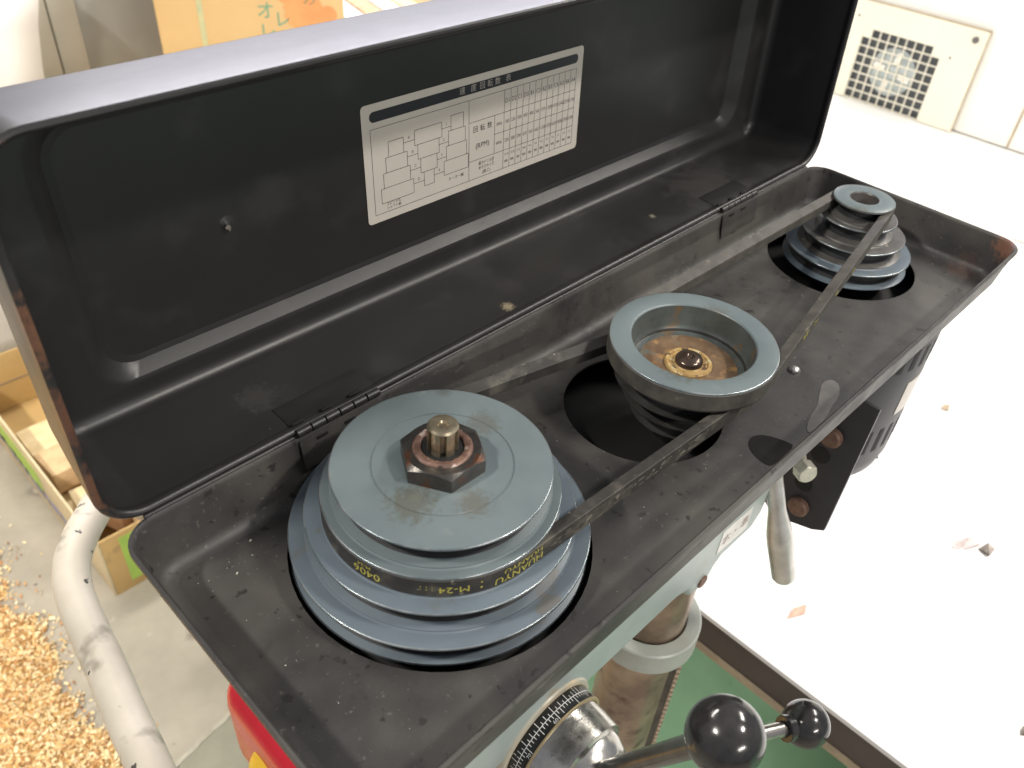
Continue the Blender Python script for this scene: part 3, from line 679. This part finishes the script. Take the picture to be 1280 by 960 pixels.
# --- motor, bracket, bolts, lever
mc = Vector((660, 115, 0)); mr_ = 96
mo = build('motor_body', MB().lathe([(0, -22), (mr_-14, -22), (mr_-4, -27), (mr_, -36), (mr_, -190), (mr_-3, -206), (mr_-14, -221), (mr_-34, -230), (0, -232)], mc, n=96), 'motor', press, 30)
def on_motor(name, ang, z, wd, hh, m, par, th=2.0, off=0):
    vs = []; fs = []; n = 6
    for rr in (mr_+off-th, mr_+off):
        for i in range(n+1):
            a = radians(ang)+(i/n-.5)*wd/mr_
            for zz in (z-hh/2, z+hh/2): vs.append((mc.x+rr*cos(a), mc.y+rr*sin(a), zz))
    k = 2*(n+1)
    for b in (0, k):
        for i in range(n): fs.append((b+2*i, b+2*i+2, b+2*i+3, b+2*i+1))
    for i in range(n): fs.append((2*i, 2*i+2, k+2*i+2, k+2*i)); fs.append((2*i+1, 2*i+3, k+2*i+3, k+2*i+1))
    fs.append((0, 1, k+1, k)); fs.append((2*n, 2*n+1, k+2*n+1, k+2*n))
    return build(name, MB().add(vs, fs), m, par, 30)
for row, hh in ((-58, 24), (-158, 30)):
    for i in range(24): on_motor('vent_slot', -150+i*9.2, row, 6.5, hh, 'slot', mo, 3, .25)
on_motor('seam_band', -90, -196, 2*pi*mr_*.999, 1.2, 'slot', mo, 3, .2)
mlab = on_motor('motor_label', -86, -108, 46, 40, 'label', press, .4, .5)
mlt = MB()
for r_, (tx, s_) in enumerate((('MOTOR', 6), ('100V 300W', 5), ('50/60Hz', 5))):
    v, fs = text2d(tx); vs = []
    for a_, b_ in v:
        th = radians(-86)+a_*s_/mr_; vs.append((mc.x+(mr_+.65)*cos(th), mc.y+(mr_+.65)*sin(th), -97-r_*10+b_*s_))
    mlt.add(vs, fs)
br = MB(); brp = [(1, -26), (64, -26), (64, -176), (56, -184), (36, -185), (12, -177), (2, -170)]
br.prism([(a, b) for a, b in brp], 500, 3.2, (0, 0, 0), (0, 1, 0), (0, 0, 1))
bkt = build('motor_bracket', br, 'motor', press, smooth=False)
build('bracket_bar', MB().box((560, 60, -112), (118, 44, 10), bev=2), 'motor', bkt)
build('bracket_bolt', MB().lathe([(0, 0), (9.5, 0), (9.5, 4), (8, 6), (0, 6.4)], (500, 27, -72), (-1, 0, 0), 28), 'rustbolt', bkt)
build('bracket_bolt', MB().lathe([(0, 0), (9.5, 0), (9.5, 4), (8, 6), (0, 6.4)], (500, 30, -160), (-1, 0, 0), 28), 'rustbolt', bkt)
for yy, zz in ((30, -96), (34, -134)):
    build('bracket_slot', MB().lathe([(0, 0), (8.5, 0), (8.5, .5), (0, .5)], (500, yy, zz), (-1, 0, 0), 28), 'slot', bkt)
lb = MB().hexa((462, 30, -85), (-.5, -.8, .1), 8.8, 11, rot=.2); lb.cyl((490, 50, -90), (462, 31, -85), 6)
build('lock_bolt', lb, 'creambolt', press, 25)
lv0 = Vector((444, 45, -88)); lv1 = Vector((449, 4, -197)); dd = (lv1-lv0)
build('tension_lever', MB().lathe([(0, 0), (7, 0), (7.4, 3), (7.6, 40), (11.0, 64), (11.4, 76), (10.4, 112.5), (9, 115.2), (0, 115.6)], lv0, dd, 40), 'silver', press, 25)
build('lever_hub', MB().cyl((400, 64, -84), (468, 56, -86), 12, n=28), 'rodark', press)

# --- power switch: red guard with a yellow paddle
sw = pivot('power_switch', press, (22, 118, -86))
build('switch_guard', MB().box((50, 120, -112), (72, 104, 88), bev=18, seg=5), 'red', sw, 60)
pdl = MB(); pdl.lathe([(0, 0), (14, 0), (17, 2), (17.5, 6), (15, 9.5), (8, 11.5), (0, 12)], (21, 122, -112), (-.85, -.15, .45), 40)
for q in pdl.v: q.y = 122+(q.y-122)*.8
build('switch_paddle', pdl, 'yelplastic', sw, 60)

# ------------------------------------------------------------------ setting
ZF = -1100
f = MB(); f.add([(-6000, -6000, ZF), (480, -6000, ZF), (480, 9000, ZF), (-6000, 9000, ZF)], [(0, 1, 2, 3)])
struct(build('concrete_floor', f, 'concrete', smooth=False))
f = MB(); f.add([(480, -6000, ZF), (9000, -6000, ZF), (9000, 9000, ZF), (480, 9000, ZF)], [(0, 1, 2, 3)])
struct(build('green_floor', f, 'green', smooth=False))
f = MB(); pts = [(88, 725), (212, 748), (480, 800), (480, 200), (-60, 200), (-60, 560)]
f.add([(a, b, ZF+4) for a, b in pts], [tuple(range(6))])
struct(build('painted_floor_patch', f, 'concrete2', smooth=False))
f = MB(); d = Vector((124, 23, 0)).normalized(); nn = Vector((-d.y, d.x, 0)); vs = []; k = 40
for i in range(k+1):
    c = Vector((60, 719, ZF))+d*(i*11); jr = random.uniform(-1.5, 1.5)
    vs += [c+nn*(-7+jr), c+nn*(-3+jr)+Vector((0, 0, 7)), c+nn*(5+jr)+Vector((0, 0, 7)), c+nn*(8+jr)]
fs = []
for i in range(k):
    for q in range(3): fs.append((4*i+q, 4*i+q+1, 4*i+5+q, 4*i+4+q))
struct(build('floor_seam', f.add(vs, fs), 'seam'))

# wood chips heaped at the left
cv = []; cf = []; tones = []
def heap(x, y):
    # height field, edge runs slantwise
    return max(0.0, min(1.0, -edge(x, y)/240))
def edge(x, y):
    return x-8 + 15*sin(y*.021)+9*sin(y*.057+x*.03)+6*sin(y*.13)
base = MB(); nx, ny = 46, 74; gx0, gx1, gy0, gy1 = -900, 60, 500, 1950
idx = {}
for i in range(nx+1):
    for j in range(ny+1):
        x = gx0+(gx1-gx0)*i/nx; y = gy0+(gy1-gy0)*j/ny; h = heap(x, y); idx[i, j] = len(base.v)
        base.v.append(Vector((x, y, ZF-6+h*90+(random.uniform(0, 8) if h > 0 else 0))))
for i in range(nx):
    for j in range(ny):
        q = (idx[i, j], idx[i+1, j], idx[i+1, j+1], idx[i, j+1])
        if any(base.v[a].z > ZF-5 for a in q): base.f.append(q)
cnt = 0; tri = []
bv = [(q.x*U, q.y*U, q.z*U) for q in base.v]; bf = list(base.f); tone_v = [.35+random.uniform(-.1, .1) for _ in bv]
while cnt < 56000:
    x = random.uniform(-420, 190); y = random.uniform(560, 1900); h = heap(x, y); e_ = edge(x, y)
    if e_ > 0 and random.random() > .35*math.exp(-e_/16): continue
    if y > 1740 + 40*sin(x*.05) and random.random() > .1: continue
    cnt += 1
    c = Vector((x, y, ZF+h*90+random.uniform(1, 9))); s = random.uniform(1.3, 4.4)*(1.6 if random.random() < .08 else 1)
    R = Matrix.Rotation(random.uniform(0, 6.28), 3, 'Z') @ Matrix.Rotation(random.uniform(-.8, .8), 3, 'X') @ Matrix.Rotation(random.uniform(-.8, .8), 3, 'Y')
    n0 = len(bv); t = random.random()**1.1
    sh_ = [(-1, -.5, 0), (1, -.4, 0), (.8, .5, .25), (-.9, .4, .1)]
    for a, b, c_ in sh_:
        p = c+R @ Vector((a*s, b*s, c_*s)); bv.append((p.x*U, p.y*U, p.z*U)); tone_v.append(t)
    bf.append((n0, n0+1, n0+2, n0+3))
me = bpy.data.meshes.new('wood_chips'); me.from_pydata(bv, [], bf)
at = me.attributes.new('tone', 'FLOAT', 'POINT'); at.data.foreach_set('value', tone_v)
me.materials.append(MT['chip']); wc = bpy.data.objects.new('wood_chips', me); sc.collection.objects.link(wc)
wc['kind'] = 'stuff'; wc['label'] = 'bright heap of orange and yellow wood chips on the concrete floor'

# cardboard box of offcuts on the floor
bx = thing('cardboard_box', 'open cardboard box with green print holding wooden blocks on the concrete floor', 'box', (430, 1420, ZF))
x0, x1, y0, y1, bz = 160, 640, 1131, 1850, 165; t = 5
lean = [(x0, y0), (x0-12, y1)]
build('box_bottom', MB().box(((x0+x1)/2, (y0+y1)/2, ZF+3), (x1-x0-12, y1-y0-12, 5)), 'card', bx)
build('box_wall', MB().box((x0+2.5, (y0+y1)/2, ZF+bz/2), (t, y1-y0, bz), bev=.8), 'cardcream', bx)
build('box_wall', MB().box((x1-2.5, (y0+y1)/2, ZF+bz/2), (t, y1-y0, bz), bev=.8), 'card', bx)
build('box_wall', MB().box(((x0+x1)/2, y0+2.5, ZF+bz/2), (x1-x0-2*t-.6, t, bz), bev=.8), 'card', bx)
build('box_wall', MB().box(((x0+x1)/2, y1-2.5, ZF+bz/2), (x1-x0-2*t-.6, t, bz), bev=.8), 'card', bx)
build('front_print', MB().box(((x0+x1)/2+10, y0-.8, ZF+bz/2+4), (x1-x0-60, .8, bz-34)), 'limeprint', bx)
fp = MB()
for i in range(9): fp.box((x0+70+i*26, y0-1.8, ZF+92+random.uniform(-8, 8)), (17, .6, 26), Matrix.Rotation(random.uniform(-.2, .2), 3, 'Y'))
build('front_mark', fp, 'darkprint', bx)
sp2 = MB()
for i in range(16): sp2.prism([(0, 0), (38, 6), (34, 22+random.uniform(0, 10)), (14, 30), (-4, 14)], 0, .6, (x0-.8, y0+160+i*32, ZF+34+random.uniform(-10, 14)), (0, 1, 0), (0, 0, 1))
build('side_mark', sp2, 'blueprint', bx, smooth=False)
build('side_print', MB().box((x0-.5, 1600, ZF+92), (.6, 330, 70)), 'limeprint', bx)
build('box_crease', MB().box(((x0+x1)/2, y1-6.0, ZF+82), (x1-x0-20, 1.2, 1.6)), 'darkprint', bx)
def wood(c, d, rz, m, label, rx=0):
    R = Matrix.Rotation(rz, 3, 'Z') @ Matrix.Rotation(rx, 3, 'X')
    return recentre(tag(build('wood_block', MB().box(c, d, R, 1.5), m), label, 'wood block', 'wood blocks in the cardboard box'))
wood((330, 1470, ZF+90), (300, 92, 56), .06, 'wood', 'longest pale brown block lying across the cardboard box')
wood((300, 1600, ZF+40), (230, 130, 60), .0, 'woodlight', 'light yellow block at the back under the long block')
wood((330, 1330, ZF+60), (280, 90, 50), -.10, 'woodlight', 'light yellow block in front of the long block')
wood((268, 1270, ZF+84), (92, 80, 60), .35, 'woodred', 'small dark brown block on top of the yellow block')
wood((340, 1200, ZF+80), (150, 70, 64), .2, 'wood', 'orange brown block nearest the front of the cardboard box')
wood((300, 1400, ZF+28), (260, 60, 40), .05, 'woodlight', 'flat light block on the bottom between the others')

# bent white pipe handle
pk = [(120, 560, -330), (92, 545, -268), (68, 528, -246), (49.8, 506, -238), (32.4, 484, -231), (13.6, 458, -229), (1.3, 428.6, -232), (-6.1, 384.4, -235), (-11.4, 340, -237), (-18.6, 290.6, -237.8), (-24.1, 242.6, -236), (-32, 192, -240), (-44, 150, -262)]
def spline(p, n=8):
    out = []
    for i in range(len(p)-1):
        a = Vector(p[max(i-1, 0)]); b = Vector(p[i]); c = Vector(p[i+1]); d = Vector(p[min(i+2, len(p)-1)])
        for k in range(n):
            t = k/n; out.append(.5*((2*b)+(c-a)*t+(2*a-5*b+4*c-d)*t*t+(3*b-a-3*c+d)*t**3))
    out.append(Vector(p[-1])); return out
pe = spline(pk); ends = [Vector((-48, 170, -520)), Vector((-60, 120, -700)), Vector((-62, 110, ZF))]
pe += spline([pk[-1], (-52, 118, -320), (-60, 100, -480), (-62, 98, ZF)])[1:]
pe0 = spline([(190, 600, ZF), (184, 598, -760), (170, 590, -520), (150, 578, -410), (120, 560, -330)])[:-1]
recentre(tag(build('pipe_frame', MB().tube(pe0+pe, 15.5, 28), 'pipe'), 'bent white painted pipe frame with chipped enamel beside the drill press', 'pipe'))

# white bulk bag, locker, fruit box, boards
def blob_box(c, d, amp, seed, m, name, taper=0, shear=0):
    bm = bmesh.new(); bmesh.ops.create_cube(bm, size=1); bmesh.ops.subdivide_edges(bm, edges=bm.edges[:], cuts=9, use_grid_fill=True)
    rn = random.Random(seed); ph = [rn.uniform(0, 6.28) for _ in range(9)]
    for q in bm.verts:
        v = q.co; rr = max(abs(v.x), abs(v.y), abs(v.z)); s = .5/max(v.length, 1e-6); v2 = v.lerp(v*s*1.25, .16)
        n_ = sin(v.x*9+ph[0])*sin(v.z*7+ph[1])+.6*sin(v.y*13+ph[2]+v.z*9)+.5*sin(v.z*19+ph[3]+v.x*11)+.4*sin(v.x*27+ph[4])*sin(v.z*23+ph[5])
        v2 = v2*(1+amp*n_)
        q.co = Vector((v2.x*d[0]+shear*v.z*d[2], v2.y*d[1], v2.z*d[2]))
    bm.verts.index_update(); o = build(name, MB().add([q.co+Vector(c) for q in bm.verts], [[q.index for q in f.verts] for f in bm.faces]), m, None, 180); bm.free(); return o
bag = recentre(tag(blob_box((70, 2290, ZF+480), (900, 640, 960), .02, 3, 'plastic', 'bulk_bag', shear=.24), 'large crumpled white plastic bag standing behind the open cardboard box', 'bag'))
lk = thing('steel_locker', 'grey steel locker with a beige frame standing behind the lid', 'locker', (900, 2350, ZF))
build('locker_body', MB().box((980, 2400, ZF+620), (760, 480, 1240), bev=4), 'locker', lk)
build('locker_frame', MB().box((625, 2154, ZF+620), (82, 24, 1230), bev=3), 'lockertrim', lk)
build('locker_frame', MB().box((703, 2154, ZF+620), (66, 20, 1230), bev=3), 'lockertrim', lk)
build('locker_door', MB().box((1010, 2160, ZF+620), (544, 16, 1220), bev=3), 'locker', lk)
build('locker_handle', MB().box((1290, 2142, ZF+600), (20, 18, 120), bev=4), 'lockertrim', lk)
# bench that carries the fruit box and boards
bn = thing('low_bench', 'plain wooden bench carrying the fruit box behind the lid', 'bench', (1300, 1950, ZF))
build('bench_top', MB().box((1350, 1960, ZF+560), (1300, 380, 36), bev=3), 'wood', bn)
for ax_, ay_ in ((760, 1800), (1940, 1800), (760, 2120), (1940, 2120)): build('leg', MB().box((ax_, ay_, ZF+271), (60, 60, 540), bev=3), 'wood', bn)
fx = thing('fruit_box', 'yellow orange cardboard fruit box with green Japanese letters', 'box', (1010, 1900, ZF+578))
FZ0, FZ1 = ZF+579, -70; FA = radians(-26); FE = Vector((cos(FA), sin(FA), 0)); FN = Vector((-sin(FA), cos(FA), 0)); FO = Vector((772, 1783, 0)); FW = 415
build('carton', MB().box(FO+FE*FW/2+FN*125+Vector((0, 0, (FZ0+FZ1)/2)), (FW, 250, FZ1-FZ0), Matrix.Rotation(FA, 3, 'Z'), 4), 'fruit', fx)
fz = lambda a, b: FO+FE*a-FN*.8+Vector((0, 0, b))
ft = MB()
for ch, zz in (('オ', -212), ('レ', -258), ('ン', -304), ('ジ', -350)): put_text(ft, ch, fz, 42, 236, zz)
for ch, zz in (('レ', -232), ('モ', -278), ('ン', -324)): put_text(ft, ch, fz, 40, 272, zz)
put_text(ft, 'の', fz, 40, 335, -188)
build('box_letters', ft, 'greenprint', fx, smooth=False)['kind'] = 'stuff'
build('band_print', MB().add([fz(88, FZ0+20), fz(100, FZ0+20), fz(100, FZ1-6), fz(88, FZ1-6)], [(0, 1, 2, 3)]), 'tapeprint', fx, smooth=False)
fo = MB()
for k_, (cx_, cz_, r_) in enumerate(((322, -214, 44), (376, -226, 22), (352, -262, 26), (296, -160, 40))):
    fo.add([fz(cx_+r_*cos(2*pi*i/28)*(1+.1*sin(3*i)), cz_+r_*sin(2*pi*i/28))-FN*.1*k_ for i in range(28)], [tuple(range(28))])
build('fruit_print', fo, 'fruitprint', fx, smooth=False)
for i, (m, lab) in enumerate((('woodlight', 'pale wooden strip lying first beside the fruit box'), ('white', 'white painted strip lying second beside the fruit box'), ('wood', 'brown wooden strip lying third beside the fruit box'), ('white', 'white painted strip lying fourth from the fruit box'), ('woodlight', 'outermost pale wooden strip farthest from the fruit box'))):
    o = build('wood_strip', MB().box((1310+i*70, 1960, -330-i*6), (56, 360, 30+4*i), Matrix.Rotation(-.25, 3, 'Z'), 2), m)
    recentre(tag(o, lab, 'wood strip', 'strips on the bench'))
cb = build('crate', MB().box((1520, 1985, ZF+578+80), (430, 300, 330 if False else 158), bev=4), 'card')
recentre(tag(cb, 'closed brown cardboard carton under the wooden strips', 'carton'))

# white table and machine at the right
TZ = -450
tb = thing('white_table', 'large white table with a dark brown edge right of the drill press', 'table', (1500, 300, ZF))
build('table_top', MB().box((1480, 350, TZ-4), (1848, 2600, 8), Matrix.Rotation(radians(-5.2)*0, 3, 'Z'), 1.5), 'table', tb)
build('table_apron', MB().box((1481, 350, TZ-33.5), (1842, 2590, 50)), 'apron', tb)
build('board_edge', MB().box((1480, 350, TZ-62.5), (1850, 2594, 7)), 'ply', tb)
for ax_, ay_ in ((1300, -700), (2300, -700), (1300, 1500), (2300, 1500)): build('leg', MB().box((ax_, ay_, (ZF+TZ-66)/2), (60, 60, -ZF+TZ-66), bev=3), 'apron', tb)
# low step at the back of the table
recentre(tag(build('rail', MB().box((1885, -320, TZ+14), (70, 1040, 27), bev=3), 'machwhite'), 'low white rail lying across the table behind the tray', 'rail'))
mh = thing('cream_machine', 'cream machine cabinet with a square fan grille standing at the back of the white table', 'machine', (2700, 600, TZ))
MX = 2330
build('cabinet', MB().box((MX+320, 500, TZ+351), (600, 1900, 698), bev=6), 'machwhite', mh)
gy0, gy1, gz0, gz1 = 634, 856, TZ+3, -257
pan = MB()
for ya, yb, za, zb in ((541, gy0, TZ+2, -193), (gy1, 900, TZ+2, -193), (gy0, gy1, gz1, -193)):
    pan.box((MX+6, (ya+yb)/2, (za+zb)/2), (10, yb-ya-.2, zb-za))
build('grille_panel', pan, 'cream', mh)
build('panel_gap', MB().box((MX+12.6, 541, -320), (4, 4, 262)).box((MX+12.6, 720, -191), (4, 360, 3)), 'ply', mh)
ncl, nrw = 9, 8; cy = (gy1-gy0)/ncl; cz = (gz1-gz0)/nrw
vb = build('grille_bar', MB().box((MX+6, gy0, (gz0+gz1)/2), (5, 2.6, gz1-gz0)), 'cream', mh)
for i in range(1, ncl+1): q = vb.copy(); sc.collection.objects.link(q); q.parent = mh; q.location = vb.location+Vector((0, i*cy*U, 0))
hb_ = build('grille_bar', MB().box((MX+6.4, (gy0+gy1)/2, gz0), (5, gy1-gy0, 2.6)), 'cream', mh)
for i in range(1, nrw+1): q = hb_.copy(); sc.collection.objects.link(q); q.parent = mh; q.location = hb_.location+Vector((0, 0, i*cz*U))
for yy in (gy0+cy/2, gy1-cy/2): build('blank_plate', MB().box((MX+5, yy, gz1-cz/2), (6, cy, cz)), 'cream', mh)
build('grille_back', MB().box((MX+17, (gy0+gy1)/2, (gz0+gz1)/2), (3.4, gy1-gy0, gz1-gz0)), 'grey', mh)
build('fan_disc', MB().lathe([(0, 4), (18, 4), (20, 1), (58, 2), (63, 0)], (MX+14.6, 748, -352), (-1, 0, 0), 48), 'fan', mh)
for i in range(4):
    a = i*pi/2+.2; build('fan_blade', MB().box((MX+11, 748+38*cos(a), -352+38*sin(a)), (3, 34, 16), Matrix.Rotation(a, 3, 'X'), 2), 'machwhite', mh)
build('panel_screw', MB().lathe([(0, 0), (8, 0), (8, 3), (4, 5), (0, 5)], (MX+1, 566, -215), (-1, 0, 0), 20), 'iron', mh)
for yy, zz in ((880, -232), (610, -272)): build('panel_screw', MB().lathe([(0, 0), (3, 0), (2, 2), (0, 2)], (MX+1, yy, zz), (-1, 0, 0), 12), 'iron', mh)
build('door_seam', MB().box((MX+18.8, 395, TZ+351), (3, 5, 690)), 'ply', mh)

# scraps on the white table
def scrap(c, pts, m, label, hh=1.2):
    vs = []; n = len(pts)
    mbx = MB(); mbx.prism(pts, 0, hh, c)
    for q in mbx.v: q.z += 2.5*sin(q.x*.3)+1.5*sin(q.y*.5)+2
    o = build('scrap', mbx, m, smooth=False); return recentre(tag(o, label, 'scrap', 'scraps on the white table'))
scrap((905, -78, TZ), [(-16, 12), (-2, 14), (18, 2), (26, -8), (20, -14), (4, -8), (-10, 0)], 'scrap', 'crumpled pinkish film scrap in the middle of the white table')
scrap((917, -101, TZ), [(-7, -6), (6, -8), (9, 3), (-3, 8)], 'scrapdark', 'small dark metal curl touching the pinkish scrap', 4)
def tp_at(x, y): return (x, y, TZ)
scrap((1170, 60, TZ), [(-10, 4), (3, 6), (10, -2), (-3, -5)], 'ply', 'tan chip lying beside the motor on the white table')
scrap((640, 20, TZ), [(-16, 6), (0, 8), (18, 0), (6, -5)], 'orangeflake', 'rusty orange flake near the brown edge of the white table', 1)
for i, (a, b) in enumerate(((690, -232), (712, -262), (740, -255))):
    scrap((a, b, TZ), [(-7, 3), (3, 5), (9, -2), (-2, -4)], ('scrapdark', 'rust', 'ply')[i], ('dark chip', 'rusty chip', 'tan chip')[i]+' at the bottom right corner of the white table', 2)

# bright swarf crumbs in the tray (nobody could count them)
cr = MB()
for i in range(120):
    if i < 12: x, y = 45+random.gauss(0, 8), 178+random.gauss(0, 7)
    else: x, y = random.uniform(18, L_-18), random.uniform(14, W_-16)
    if any((x-c[0])**2+(y-c[1])**2 < (r+2)**2 for c, r in holes): continue
    s = random.uniform(.15, .45) if i > 1 else .8
    cr.box((x, y, .3+s*.3), (s*random.uniform(1, 2.4), s, s*.6), Matrix.Rotation(random.uniform(0, 3), 3, 'Z'))
o = build('swarf', cr, 'label', smooth=False); o['kind'] = 'stuff'; o['label'] = 'tiny pale metal crumbs scattered over the black tray floor'
for o in list(sc.objects):
    if 'o_mm' in o: del o['o_mm']
